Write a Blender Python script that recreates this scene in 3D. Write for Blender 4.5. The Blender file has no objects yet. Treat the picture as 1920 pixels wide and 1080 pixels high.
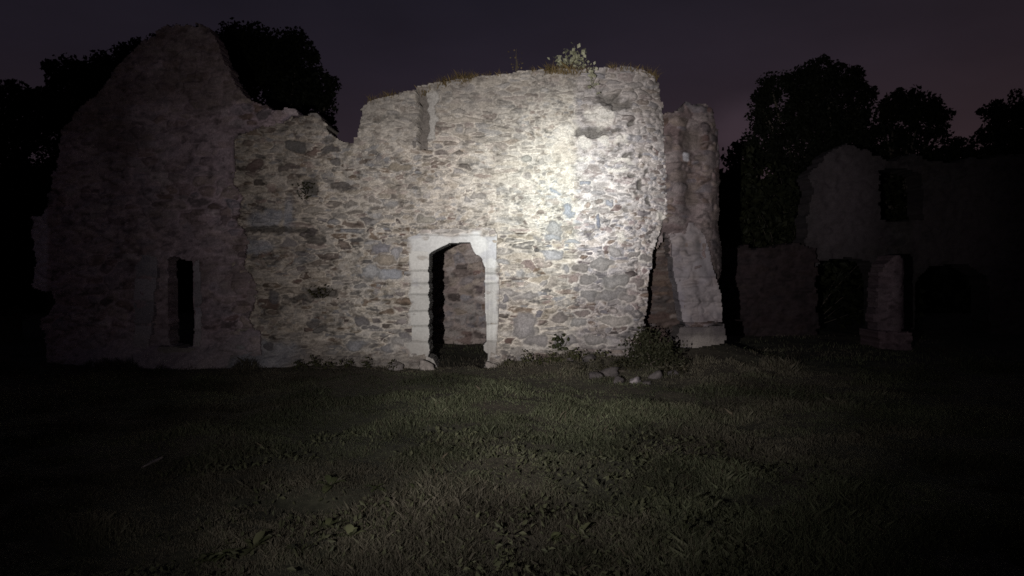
import bpy, math, random
import numpy as np
from mathutils import Vector

random.seed(7)
rng = np.random.default_rng(11)
SC = bpy.context.scene
COL = SC.collection

# ------------------------------------------------------------------ camera
F = 1507.0                      # focal length in photo pixels (1920 wide)
HZ = 510.0                      # photo row of the horizon
PITCH = math.atan((540 - HZ) / F)
CAMZ = 1.6
cd = bpy.data.cameras.new('camera')
cd.sensor_width = 36.0
cd.lens = 36.0 * F / 1920.0
cd.clip_start = 0.05
cd.clip_end = 2000
cam = bpy.data.objects.new('camera', cd)
cam.location = (0, 0, CAMZ)
cam.rotation_euler = (math.pi / 2 - PITCH, 0, 0)
COL.objects.link(cam)
SC.camera = cam

CT, ST = math.cos(PITCH), math.sin(PITCH)
def at(px, py, D):
    """photo pixel -> world x, z on the upright plane y = D"""
    a = (px - 960.0) / F
    b = -(py - 540.0) / F
    dy = CT + b * ST
    dz = -ST + b * CT
    t = D / dy
    return a * t, CAMZ + dz * t
def P3(px, py, D):
    x, z = at(px, py, D)
    return Vector((x, D, z))
def to_px(X, Z, D):
    """world x, z on plane y = D -> photo pixel (arrays)"""
    dz = Z - CAMZ
    fwd = D * CT - dz * ST
    up = D * ST + dz * CT
    return 960 + F * X / fwd, 540 - F * up / fwd

# ------------------------------------------------------------------ dusk sky
w = bpy.data.worlds.new('World')
SC.world = w
w.use_nodes = True
nt = w.node_tree
nt.nodes.clear()
def N(t, typ, **kw):
    n = t.nodes.new(typ)
    for k, v in kw.items():
        setattr(n, k, v)
    return n
out = N(nt, 'ShaderNodeOutputWorld')
bg = N(nt, 'ShaderNodeBackground')
bg.inputs['Strength'].default_value = 0.1
sky = N(nt, 'ShaderNodeTexSky', sky_type='NISHITA')
sky.sun_disc = False
sky.sun_elevation = math.radians(-4.0)
sky.sun_rotation = math.radians(60)
tc = N(nt, 'ShaderNodeTexCoord')
sep = N(nt, 'ShaderNodeSeparateXYZ')
nt.links.new(tc.outputs['Generated'], sep.inputs[0])
# the overcast night: dull violet overhead, a little town glow low down
rmp = N(nt, 'ShaderNodeValToRGB')
e = rmp.color_ramp.elements
e[0].position = 0.0;  e[0].color = (0.044, 0.0275, 0.034, 1)
e[1].position = 0.42; e[1].color = (0.0085, 0.0088, 0.0150, 1)
m = rmp.color_ramp.elements.new(0.12); m.color = (0.0320, 0.0220, 0.0290, 1)
m = rmp.color_ramp.elements.new(0.24); m.color = (0.0180, 0.0140, 0.0215, 1)
nt.links.new(sep.outputs['Z'], rmp.inputs[0])
mp = N(nt, 'ShaderNodeMapping')
mp.inputs['Scale'].default_value = (1.0, 1.0, 2.6)
nz = N(nt, 'ShaderNodeTexNoise')
nz.inputs['Scale'].default_value = 2.6
nz.inputs['Detail'].default_value = 5
nt.links.new(tc.outputs['Generated'], mp.inputs[0])
nt.links.new(mp.outputs[0], nz.inputs['Vector'])
mr = N(nt, 'ShaderNodeMapRange')
mr.inputs['From Min'].default_value = 0.35
mr.inputs['From Max'].default_value = 0.7
mr.inputs['To Min'].default_value = 0.85
mr.inputs['To Max'].default_value = 1.2
nt.links.new(nz.outputs[0], mr.inputs[0])
# brighter towards the side where the sun went down (+x)
mx = N(nt, 'ShaderNodeMapRange')
mx.inputs['From Min'].default_value = -0.65
mx.inputs['From Max'].default_value = 0.25
mx.inputs['To Min'].default_value = 0.58
mx.inputs['To Max'].default_value = 1.0
nt.links.new(sep.outputs['X'], mx.inputs[0])
mul = N(nt, 'ShaderNodeMath', operation='MULTIPLY')
nt.links.new(mr.outputs[0], mul.inputs[0]); nt.links.new(mx.outputs[0], mul.inputs[1])
vs = N(nt, 'ShaderNodeVectorMath', operation='SCALE')
nt.links.new(rmp.outputs[0], vs.inputs[0]); nt.links.new(mul.outputs[0], vs.inputs['Scale'])
vs2 = N(nt, 'ShaderNodeVectorMath', operation='SCALE')
vs2.inputs['Scale'].default_value = 10.2
nt.links.new(vs.outputs[0], vs2.inputs[0])
sk2 = N(nt, 'ShaderNodeVectorMath', operation='SCALE')
sk2.inputs['Scale'].default_value = 0.02
nt.links.new(sky.outputs[0], sk2.inputs[0])
add = N(nt, 'ShaderNodeVectorMath', operation='ADD')
cdir = (P3(1385, 238, 100) - Vector((0, 0, CAMZ))).normalized()
cdt = N(nt, 'ShaderNodeVectorMath', operation='DOT_PRODUCT'); cdt.inputs[1].default_value = cdir
wob = N(nt, 'ShaderNodeTexNoise'); wob.inputs['Scale'].default_value = 14; wob.inputs['Detail'].default_value = 4
nt.links.new(tc.outputs['Generated'], wob.inputs['Vector'])
wadd = N(nt, 'ShaderNodeMath', operation='MULTIPLY_ADD'); wadd.inputs[1].default_value = 0.0016; 
nt.links.new(wob.outputs[0], wadd.inputs[0]); nt.links.new(tc.outputs['Generated'], cdt.inputs[0]); nt.links.new(cdt.outputs['Value'], wadd.inputs[2])
cmr = N(nt, 'ShaderNodeMapRange', interpolation_type='SMOOTHSTEP')
cmr.inputs['From Min'].default_value = 0.9995; cmr.inputs['From Max'].default_value = 1.0009; cmr.inputs['To Max'].default_value = 0.5
nt.links.new(wadd.outputs[0], cmr.inputs[0])
cp1 = N(nt, 'ShaderNodeMath', operation='ADD'); cp1.inputs[1].default_value = 1.0; nt.links.new(cmr.outputs[0], cp1.inputs[0])
vs3 = N(nt, 'ShaderNodeVectorMath', operation='SCALE'); nt.links.new(vs2.outputs[0], vs3.inputs[0]); nt.links.new(cp1.outputs[0], vs3.inputs['Scale'])
hue = N(nt, 'ShaderNodeMapRange', data_type='FLOAT_VECTOR')
hue.inputs[7].default_value = (.0, .0, .0); hue.inputs[8].default_value = (.5, .5, .5)
hue.inputs[9].default_value = (1, 1, 1); hue.inputs[10].default_value = (1.08, 0.97, .86)
cx3 = N(nt, 'ShaderNodeCombineXYZ')
for q_ in range(3): nt.links.new(sep.outputs['X'], cx3.inputs[q_])
nt.links.new(cx3.outputs[0], hue.inputs[6])
vm = N(nt, 'ShaderNodeVectorMath', operation='MULTIPLY'); nt.links.new(vs3.outputs[0], vm.inputs[0]); nt.links.new(hue.outputs['Vector'], vm.inputs[1])
nt.links.new(vm.outputs[0], add.inputs[0]); nt.links.new(sk2.outputs[0], add.inputs[1])
nt.links.new(add.outputs[0], bg.inputs['Color'])
nt.links.new(bg.outputs[0], out.inputs[0])

# ------------------------------------------------------------------ the hand torch beside the photographer
TORCH = Vector((-1.0, 0.2, 1.45))
AIM = P3(1058, 368, 13.4)
ld = bpy.data.lights.new('torch', 'SPOT')
ld.energy = 20000
ld.spot_size = math.radians(84)
ld.spot_blend = 0.35
ld.shadow_soft_size = 0.025
ld.use_nodes = True
lo = bpy.data.objects.new('torch', ld)
lo.location = TORCH
adir = (AIM - TORCH).normalized()
lo.rotation_euler = adir.to_track_quat('-Z', 'Y').to_euler()
COL.objects.link(lo)
lt = ld.node_tree
em = lt.nodes['Emission']
ge = N(lt, 'ShaderNodeNewGeometry')
dt = N(lt, 'ShaderNodeVectorMath', operation='DOT_PRODUCT')
dt.inputs[1].default_value = adir
lt.links.new(ge.outputs['Incoming'], dt.inputs[0])
ab = N(lt, 'ShaderNodeMath', operation='ABSOLUTE'); lt.links.new(dt.outputs['Value'], ab.inputs[0])
ac = N(lt, 'ShaderNodeMath', operation='ARCCOSINE'); lt.links.new(ab.outputs[0], ac.inputs[0])
sc = N(lt, 'ShaderNodeMath', operation='MULTIPLY'); sc.inputs[1].default_value = 180 / math.pi / 40.0
lt.links.new(ac.outputs[0], sc.inputs[0])
lr = N(lt, 'ShaderNodeValToRGB')
lr.color_ramp.interpolation = 'EASE'
PROF = [(0, 0.90), (1.6, 0.95), (3.6, 0.80), (6.0, 0.58), (8.5, 0.385), (12, 0.25), (16, 0.165), (19.5, 0.085), (23, 0.045), (27, 0.017), (31, 0.006), (36, 0.0015)]
els = lr.color_ramp.elements
els[0].position = 0; els[0].color = (1, 1, 1, 1)
els[1].position = 1; els[1].color = (0, 0, 0, 1)
for d, v in PROF[1:]:
    k = els.new(d / 40.0)
    warm = min(1.0, max(0.0, d - 1.5) / 7.5)
    k.color = (v * (.95 + .05 * warm), v * (1 - 0.06 * warm), v * (1.0 - 0.065 * warm), 1)
els[0].color = (0.93, 0.985, 1.0, 1)
lt.links.new(sc.outputs[0], lr.inputs[0])
lt.links.new(lr.outputs[0], em.inputs['Color'])

SC.view_settings.view_transform = 'Standard'
SC.view_settings.look = 'None'
SC.view_settings.exposure = 0
SC.view_settings.gamma = 1
SC.cycles.filter_width = 1.6
SC.cycles.use_denoising = False

# ------------------------------------------------------------------ numpy helpers
def hsh(i, j, s):
    i = i.astype(np.int64); j = j.astype(np.int64)
    h = (i * 374761393 + j * 668265263 + s * 2147483647 + 1013904223) & 0xFFFFFFFF
    h = ((h ^ (h >> 13)) * 1274126177) & 0xFFFFFFFF
    h = ((h ^ (h >> 16)) * 2246822519) & 0xFFFFFFFF
    h = h ^ (h >> 15)
    return (h & 0xFFFFFF) / float(0x1000000)
def vnoise(x, y, s):
    xi = np.floor(x); yi = np.floor(y)
    fx = x - xi; fy = y - yi
    fx = fx * fx * (3 - 2 * fx); fy = fy * fy * (3 - 2 * fy)
    a = hsh(xi, yi, s); b = hsh(xi + 1, yi, s); c = hsh(xi, yi + 1, s); d = hsh(xi + 1, yi + 1, s)
    return (a * (1 - fx) + b * fx) * (1 - fy) + (c * (1 - fx) + d * fx) * fy
def fbm(x, y, s, o=4):
    r = 0; a = 0.5; t = 0
    for k in range(o):
        r = r + a * vnoise(x, y, s + k * 17); t += a
        x = x * 2.03 + 7.1; y = y * 2.03 + 3.7; a *= 0.5
    return r / t
def sstep(a, b, x):
    t = np.clip((x - a) / (b - a), 0, 1)
    return t * t * (3 - 2 * t)
def inside(poly, x, y):
    r = np.zeros(x.shape, bool)
    n = len(poly)
    for k in range(n):
        x1, y1 = poly[k]; x2, y2 = poly[(k + 1) % n]
        if y1 == y2: continue
        c = ((y1 > y) != (y2 > y)) & (x < (x2 - x1) * (y - y1) / (y2 - y1) + x1)
        r ^= c
    return r
def mix(a, b, t):
    return a * (1 - t[..., None]) + b * t[..., None]

PAL = .10 * 0 + np.array([[.20, .19, .18], [.17, .145, .12], [.17, .18, .20], [.27, .23, .17], [.10, .095, .092],
                [.33, .31, .28], [.20, .145, .13], [.24, .225, .20], [.145, .14, .15], [.24, .20, .145]])

PAL = PAL * .66 + PAL.mean(1, keepdims=True) * .34
def rubble(U, Z, cw, ch, seed, power=2.6, wr=(0.6, 1.5), drop=0.14):
    """irregular coursed rubble: edge distance, stone id noise, stone colour"""
    wu = U + (fbm(U * 5, Z * 5, seed + 90, 3) - .5) * cw * 0.75
    wz = Z + (fbm(U * 4 + 9, Z * 6, seed + 91, 3) - .5) * ch * 0.6 + (vnoise(U * .7, Z * .5, seed + 95) - .5) * ch * 1.2
    gu = wu / cw; gz = wz / ch
    J = np.floor(gz)
    f1 = np.full(U.shape, 9.); f2 = np.full(U.shape, 9.)
    i1 = np.zeros(U.shape); j1 = np.zeros(U.shape)
    for dj in (-2, -1, 0, 1, 2):
        j = J + dj
        off = hsh(j, j * 0 + 3, seed + 5)
        I = np.floor(gu - off)
        for di in (-2, -1, 0, 1, 2):
            i = I + di
            su = i + off + 0.5 + (hsh(i, j, seed + 1) - .5) * 0.8
            sz = j + 0.5 + (hsh(i, j, seed + 2) - .5) * 0.7
            wgt = wr[0] + (wr[1] - wr[0]) * hsh(i, j, seed + 3) ** 1.6
            asp = 0.75 + 0.6 * hsh(i, j, seed + 6)
            d = ((np.abs(gu - su) * asp) ** power + (np.abs(gz - sz) / asp) ** power) ** (1 / power) / wgt
            d = np.where(hsh(i, j, seed + 4) < drop, 9., d)
            c = d < f1
            f2 = np.where(c, f1, np.minimum(f2, d))
            i1 = np.where(c, i, i1); j1 = np.where(c, j, j1)
            f1 = np.where(c, d, f1)
    edge = f2 - f1
    r1 = hsh(i1, j1, seed + 7); r2 = hsh(i1, j1, seed + 8); r3 = hsh(i1, j1, seed + 9)
    col = PAL[np.minimum((r1 * len(PAL)).astype(int), len(PAL) - 1)] * (0.8 + 0.45 * r2)[..., None]
    return edge, f1, r2, r3, col

# ------------------------------------------------------------------ materials
def surf_mat(name, rough=0.92, bump=0.5, bscale=42, var=0.35, spec=0.25, attr='stone'):
    mt = bpy.data.materials.new(name); mt.use_nodes = True
    t = mt.node_tree; b = t.nodes['Principled BSDF']
    b.inputs['Roughness'].default_value = rough
    b.inputs['Specular IOR Level'].default_value = spec
    a = N(t, 'ShaderNodeAttribute', attribute_name=attr)
    co = N(t, 'ShaderNodeTexCoord')
    n1 = N(t, 'ShaderNodeTexNoise'); n1.inputs['Scale'].default_value = bscale; n1.inputs['Detail'].default_value = 6; n1.inputs['Roughness'].default_value = .65
    t.links.new(co.outputs['Object'], n1.inputs['Vector'])
    m1 = N(t, 'ShaderNodeMapRange'); m1.inputs['From Min'].default_value = .3; m1.inputs['From Max'].default_value = .7
    m1.inputs['To Min'].default_value = 1 - var; m1.inputs['To Max'].default_value = 1 + var
    t.links.new(n1.outputs[0], m1.inputs[0])
    v = N(t, 'ShaderNodeVectorMath', operation='SCALE')
    t.links.new(a.outputs['Color'], v.inputs[0]); t.links.new(m1.outputs[0], v.inputs['Scale'])
    t.links.new(v.outputs[0], b.inputs['Base Color'])
    bp = N(t, 'ShaderNodeBump'); bp.inputs['Strength'].default_value = bump; bp.inputs['Distance'].default_value = .012
    t.links.new(n1.outputs[0], bp.inputs['Height']); t.links.new(bp.outputs[0], b.inputs['Normal'])
    return mt
M_STONE = surf_mat('rubble_masonry')
M_ASHLAR = surf_mat('pale_ashlar', bump=.25, bscale=30, var=.14)
M_ROCK = surf_mat('loose_rock', bscale=25)
M_GROUND = surf_mat('soil', bscale=12, bump=.6, var=.45)
def leaf_mat(name):
    mt = bpy.data.materials.new(name); mt.use_nodes = True
    t = mt.node_tree; b = t.nodes['Principled BSDF']
    b.inputs['Roughness'].default_value = .6
    b.inputs['Specular IOR Level'].default_value = .12
    a = N(t, 'ShaderNodeAttribute', attribute_name='stone')
    t.links.new(a.outputs['Color'], b.inputs['Base Color'])
    tr = N(t, 'ShaderNodeBsdfTranslucent'); t.links.new(a.outputs['Color'], tr.inputs[0])
    ms = N(t, 'ShaderNodeMixShader'); ms.inputs[0].default_value = .25
    t.links.new(b.outputs[0], ms.inputs[1]); t.links.new(tr.outputs[0], ms.inputs[2])
    t.links.new(ms.outputs[0], t.nodes['Material Output'].inputs['Surface'])
    return mt
M_LEAF = leaf_mat('foliage')
M_GRASS = leaf_mat('grass_blades')
def bark():
    mt = bpy.data.materials.new('bark'); mt.use_nodes = True
    t = mt.node_tree; b = t.nodes['Principled BSDF']; b.inputs['Roughness'].default_value = .95
    n1 = N(t, 'ShaderNodeTexNoise'); n1.inputs['Scale'].default_value = 9; n1.inputs['Detail'].default_value = 5
    r = N(t, 'ShaderNodeValToRGB'); r.color_ramp.elements[0].color = (.03, .024, .018, 1); r.color_ramp.elements[1].color = (.09, .075, .06, 1)
    t.links.new(n1.outputs[0], r.inputs[0]); t.links.new(r.outputs[0], b.inputs['Base Color'])
    return mt
M_BARK = bark()

# ------------------------------------------------------------------ mesh helpers
def link(name, me, mat, parent=None):
    o = bpy.data.objects.new(name, me)
    COL.objects.link(o)
    if mat and not me.materials: me.materials.append(mat)
    if parent:
        o.parent = parent
        o.matrix_parent_inverse = parent.matrix_world.inverted() if False else o.matrix_parent_inverse
    return o
def raw_mesh(name, V, faces_flat, sizes, colors=None, smooth=True):
    """V (n,3); faces as a flat index array with loop counts per face; per-vertex colours"""
    me = bpy.data.meshes.new(name)
    me.vertices.add(len(V)); me.vertices.foreach_set('co', np.asarray(V, np.float32).ravel())
    me.loops.add(len(faces_flat)); me.loops.foreach_set('vertex_index', np.asarray(faces_flat, np.int32))
    sizes = np.asarray(sizes, np.int32)
    st = np.zeros(len(sizes), np.int32); st[1:] = np.cumsum(sizes)[:-1]
    me.polygons.add(len(sizes)); me.polygons.foreach_set('loop_start', st)
    me.polygons.foreach_set('use_smooth', np.full(len(sizes), smooth))
    if colors is not None:
        at_ = me.attributes.new('stone', 'FLOAT_COLOR', 'POINT')
        c4 = np.ones((len(V), 4), np.float32); c4[:, :3] = colors
        at_.data.foreach_set('color', c4.ravel())
    me.update(calc_edges=True); me.validate()
    return me
def thing(name, label, cat, loc=(0, 0, 0), group=None):
    o = bpy.data.objects.new(name, None); o.empty_display_size = .2
    o.location = loc
    COL.objects.link(o)
    o['label'] = label; o['category'] = cat
    if group: o['group'] = group
    return o
def tag(o, label, cat, group=None, kind=None):
    o['label'] = label; o['category'] = cat
    if group: o['group'] = group
    if kind: o['kind'] = kind
    return o

def wall(name, outline, D, shade, parent=None, step=.017, thick=.75, holes=(), ragged=(5, .05), mat=None, yoff=None, org=(0, 0, 0), hole_rag=2.0, blk=1.6):
    """masonry slab whose face is a relief; outline and holes are given at the slab's own distance D"""
    xs = [at(a, b, D)[0] for a, b in outline]; zs = [at(a, b, D)[1] for a, b in outline]
    pad = .15
    u0, u1, z0, z1 = min(xs) - pad, max(xs) + pad, min(zs) - pad, max(zs) + pad
    nu = int((u1 - u0) / step) + 1; nz_ = int((z1 - z0) / step) + 1
    U, Z = np.meshgrid(np.linspace(u0, u1, nu), np.linspace(z0, z1, nz_))
    PX, PY = to_px(U, Z, D)
    sd = sum(map(ord, name)) % 97 + int(D * 10)
    rx = (fbm(U / ragged[1] * .12, Z / ragged[1] * .12, sd, 4) - .5) * 2 * ragged[0]
    ry = (fbm(U / ragged[1] * .12 + 50, Z / ragged[1] * .12, sd + 1, 4) - .5) * 2 * ragged[0]
    if mat is None:
        row = np.floor(Z / .11 + .6 * vnoise(U * 2, Z * 0, sd + 8)); colm = np.floor(U / .23 + hsh(row, row * 0, sd + 4))
        rx = rx + (hsh(colm, row, sd + 5) - .5) * ragged[0] * blk; ry = ry + (hsh(colm, row * 0, sd + 6) - .5) * ragged[0] * blk * 1.1
    keep = inside(outline, PX + rx, PY + ry)
    for hpoly in holes:
        keep &= ~inside(hpoly, PX + rx * hole_rag / max(ragged[0], .01), PY + ry * hole_rag / max(ragged[0], .01))
    col, h = shade(U, Z, PX, PY)
    Y = D - h
    if yoff is not None: Y = Y + yoff(U, Z, PX, PY)
    q = keep[:-1, :-1] & keep[1:, :-1] & keep[:-1, 1:] & keep[1:, 1:]
    idx = np.arange(nu * nz_).reshape(nz_, nu)
    Q = np.stack([idx[:-1, :-1][q], idx[:-1, 1:][q], idx[1:, 1:][q], idx[1:, :-1][q]], 1)
    E = np.concatenate([Q[:, [0, 1]], Q[:, [1, 2]], Q[:, [2, 3]], Q[:, [3, 0]]])
    key = np.sort(E, 1); key = key[:, 0].astype(np.int64) * (nu * nz_) + key[:, 1]
    _, inv, cnt = np.unique(key, return_inverse=True, return_counts=True)
    B = E[cnt[inv] == 1]
    V = np.stack([U.ravel() - org[0], Y.ravel() - org[1], Z.ravel() - org[2]], 1)
    C = col.reshape(-1, 3)
    used = np.unique(Q); remap = np.full(nu * nz_, -1); remap[used] = np.arange(len(used))
    n = len(used)
    Vf = V[used]; Cf = C[used]
    Vb = Vf.copy(); Vb[:, 1] = np.maximum(Vf[:, 1] + .2, D + thick - org[1])
    Qf = remap[Q]; Qb = Qf[:, ::-1] + n
    bv = np.unique(B); rb = np.full(nu * nz_, -1); rb[bv] = np.arange(len(bv))
    layers = [0, .25, .5, .75, 1]
    Vs = []; Cs = []
    for k, f in enumerate(layers):
        v = Vf[remap[bv]] * (1 - f) + Vb[remap[bv]] * f
        if 0 < f < 1:
            v = v + rng.normal(0, .007, v.shape)
        Vs.append(v); Cs.append(Cf[remap[bv]] * (.75 + .5 * rng.random((len(bv), 1))))
    nb = len(bv); base = 2 * n
    Qs = []
    for k in range(len(layers) - 1):
        a = base + k * nb; b = a + nb
        Qs.append(np.stack([rb[B[:, 1]] + a, rb[B[:, 0]] + a, rb[B[:, 0]] + b, rb[B[:, 1]] + b], 1))
    VV = np.concatenate([Vf, Vb] + Vs); CC = np.concatenate([Cf, Cf] + Cs)
    QQ = np.concatenate([Qf, Qb] + Qs)
    me = raw_mesh(name, VV, QQ.ravel(), np.full(len(QQ), 4), np.clip(CC, .004, .85))
    return link(name, me, mat or M_STONE, parent)

def ell(PX, PY, cx, cy, rx, ry, p=2.5, soft=.35):
    d = (np.abs((PX - cx) / rx) ** p + np.abs((PY - cy) / ry) ** p) ** (1 / p)
    return 1 - sstep(1 - soft, 1 + soft, d)

# ------------------------------------------------------------------ ground
def gz(x, y):
    x = np.asarray(x, float); y = np.asarray(y, float)
    near = np.exp(-((x * x + y * y) / 60. ** 2))
    t_ = fbm(x * 2.6 + 3, y * 2.6, 306, 2)
    b = .04 * sstep(.3, .75, t_) + (fbm(x * .22 + 40, y * .22 + 40, 301, 3) - .5) * .22 + (fbm(x * 1.3 + 9, y * 1.3, 302, 3) - .5) * .11
    lip = .10 * np.exp(-((y - 12.7) / .6) ** 2) * (fbm(x * 1.1, y * 1.1 + 3, 305, 2) - .15)
    mound = .33 * np.exp(-((x - 3.4) / 1.1) ** 2 - ((y - 14.4) / 1.2) ** 2)
    mound = mound + .17 * np.exp(-((x - 1.75) / .95) ** 2 - ((y - 12.6) / .85) ** 2)
    return (b + lip) * near + mound
gx = np.concatenate([-np.geomspace(600, 14, 26), np.linspace(-13, 13, 190), np.geomspace(14, 600, 26)])
gy = np.concatenate([[-40, -15, -5, 0], np.linspace(1.5, 22, 170), np.geomspace(23, 900, 30)])
GX, GY = np.meshgrid(gx, gy)
GZ = gz(GX, GY)
pt = fbm(GX * .9, GY * .6, 310, 4)
gc = mix(np.array([.046, .046, .030]) + 0 * GX[..., None], np.array([.058, .050, .036]) + 0 * GX[..., None], sstep(.4, .65, pt))
idx = np.arange(GX.size).reshape(GX.shape)
Q = np.stack([idx[:-1, :-1].ravel(), idx[:-1, 1:].ravel(), idx[1:, 1:].ravel(), idx[1:, :-1].ravel()], 1)
g = link('ground', raw_mesh('ground', np.stack([GX.ravel(), GY.ravel(), GZ.ravel()], 1), Q.ravel(), np.full(len(Q), 4), gc.reshape(-1, 3)), M_GROUND)
g['kind'] = 'structure'; g['label'] = 'rough dark lawn ground in front of the ruin'

# ------------------------------------------------------------------ masonry shading recipes
MORTAR = np.array([.47, .445, .40])
RENDER = np.array([.36, .33, .285])
def masonry(U, Z, cw, ch, seed, mortar=MORTAR, m0=.03, m1=.16, relief=.035, cover=0, wr=(0.6, 1.5), contrast=1.0, drop=.14):
    edge, f1, r2, r3, sc_ = rubble(U, Z, cw, ch, seed, wr=wr, drop=drop)
    mw = fbm(U * 2.2, Z * 2.2, seed + 60, 3)
    wth = .5 + 1.5 * sstep(.3, .75, mw)
    s = sstep(m0 * wth, m1 * wth, edge)
    fine = fbm(U * 22, Z * 22, seed + 61, 4)
    mid = fbm(U * 6, Z * 6, seed + 62, 4)
    mcol = mortar * (.72 + .42 * mid + .16 * (fine - .5))[..., None]
    scol = sc_ * (.72 + .5 * fine + .15 * (mid - .5))[..., None]
    scol = mix(scol, scol * np.array([.54, .47, .44]), (r2 > .80).astype(float))
    scol = mix(scol, scol * 1.35 + .03, (r2 < .16).astype(float))
    # lime smeared over many stones
    smear = sstep(.45, .72, fbm(U * 3.4 + 5, Z * 4.2, seed + 63, 4) + .12 * (r3 - .5)) * (.45 - .4 * (r2 > .80))
    t = s * contrast * (.80 + .20 * sstep(.25, .6, r2 + .4 * (mid - .5))) * (1 - np.clip(cover, 0, 1) * .85) * (1 - smear * .8)
    col = mix(mcol, scol, np.clip(t, 0, 1))
    dome = 1 - np.exp(-np.clip(edge, 0, 2) * 4.0)
    h = s * dome * relief * (.3 + 1.7 * r3) * (1 - .75 * np.clip(cover, 0, 1)) + (fine - .5) * .012 + (mid - .5) * .035
    # weathering at the scale of single stones: lime flecks and dark pits
    mot = fbm(U * 8, Z * 15, seed + 70, 4)
    col = col * (1 + .8 * (mot - .5))[..., None]
    fl = sstep(.60, .74, fbm(U * 10 + 4, Z * 19, seed + 71, 3)); pit = sstep(.62, .76, fbm(U * 9 + 14, Z * 18 + 5, seed + 73, 3))
    col = mix(col, mortar * 1.12 + 0 * col, fl * .55); col = col * (1 - .45 * pit)[..., None]; h = h + .010 * fl - .022 * pit
    # thin dark joints where the mortar has washed out
    gap = sstep(.5, .72, fbm(U * 2.6 + 31, Z * 3.4, seed + 64, 3)) * (1 - sstep(.0, .07, edge)) * (1 - np.clip(cover, 0, 1))
    col = col * (1 - .55 * gap)[..., None]; h = h - gap * .03
    return col, h, edge, r3

# ---- the lit front wall
FRONT = [(432, 720), (432, 262), (470, 244), (520, 226), (565, 211), (592, 210), (612, 228), (622, 250), (640, 262), (664, 268), (668, 236), (676, 200),
         (690, 184), (735, 176), (778, 168), (800, 162), (850, 150), (905, 140), (960, 136), (1010, 131), (1050, 128), (1085, 133), (1120, 126),
         (1165, 122), (1210, 127), (1236, 134), (1244, 160), (1250, 205), (1257, 260), (1262, 330), (1268, 385), (1258, 412), (1243, 440), (1235, 470),
         (1224, 515), (1218, 560), (1212, 612), (1204, 650), (1215, 720)]
OPEN = [(806, 478), (818, 469), (836, 461), (842, 457), (860, 456), (880, 454), (884, 466), (891, 477), (899, 480), (903, 492), (908, 500), (909, 520), (911, 600), (912, 720), (812, 720), (806, 600)]
def yoff_front(U, Z, PX, PY):
    t = np.clip((PX - 1150) / 118, 0, 1.3)
    r = t ** 2 * .55
    # upper corner also rounds back
    r = r + np.clip((150 - PY) / 40, 0, 1) ** 2 * .12
    # left end of the high part steps back a little over the low part
    return r
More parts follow.
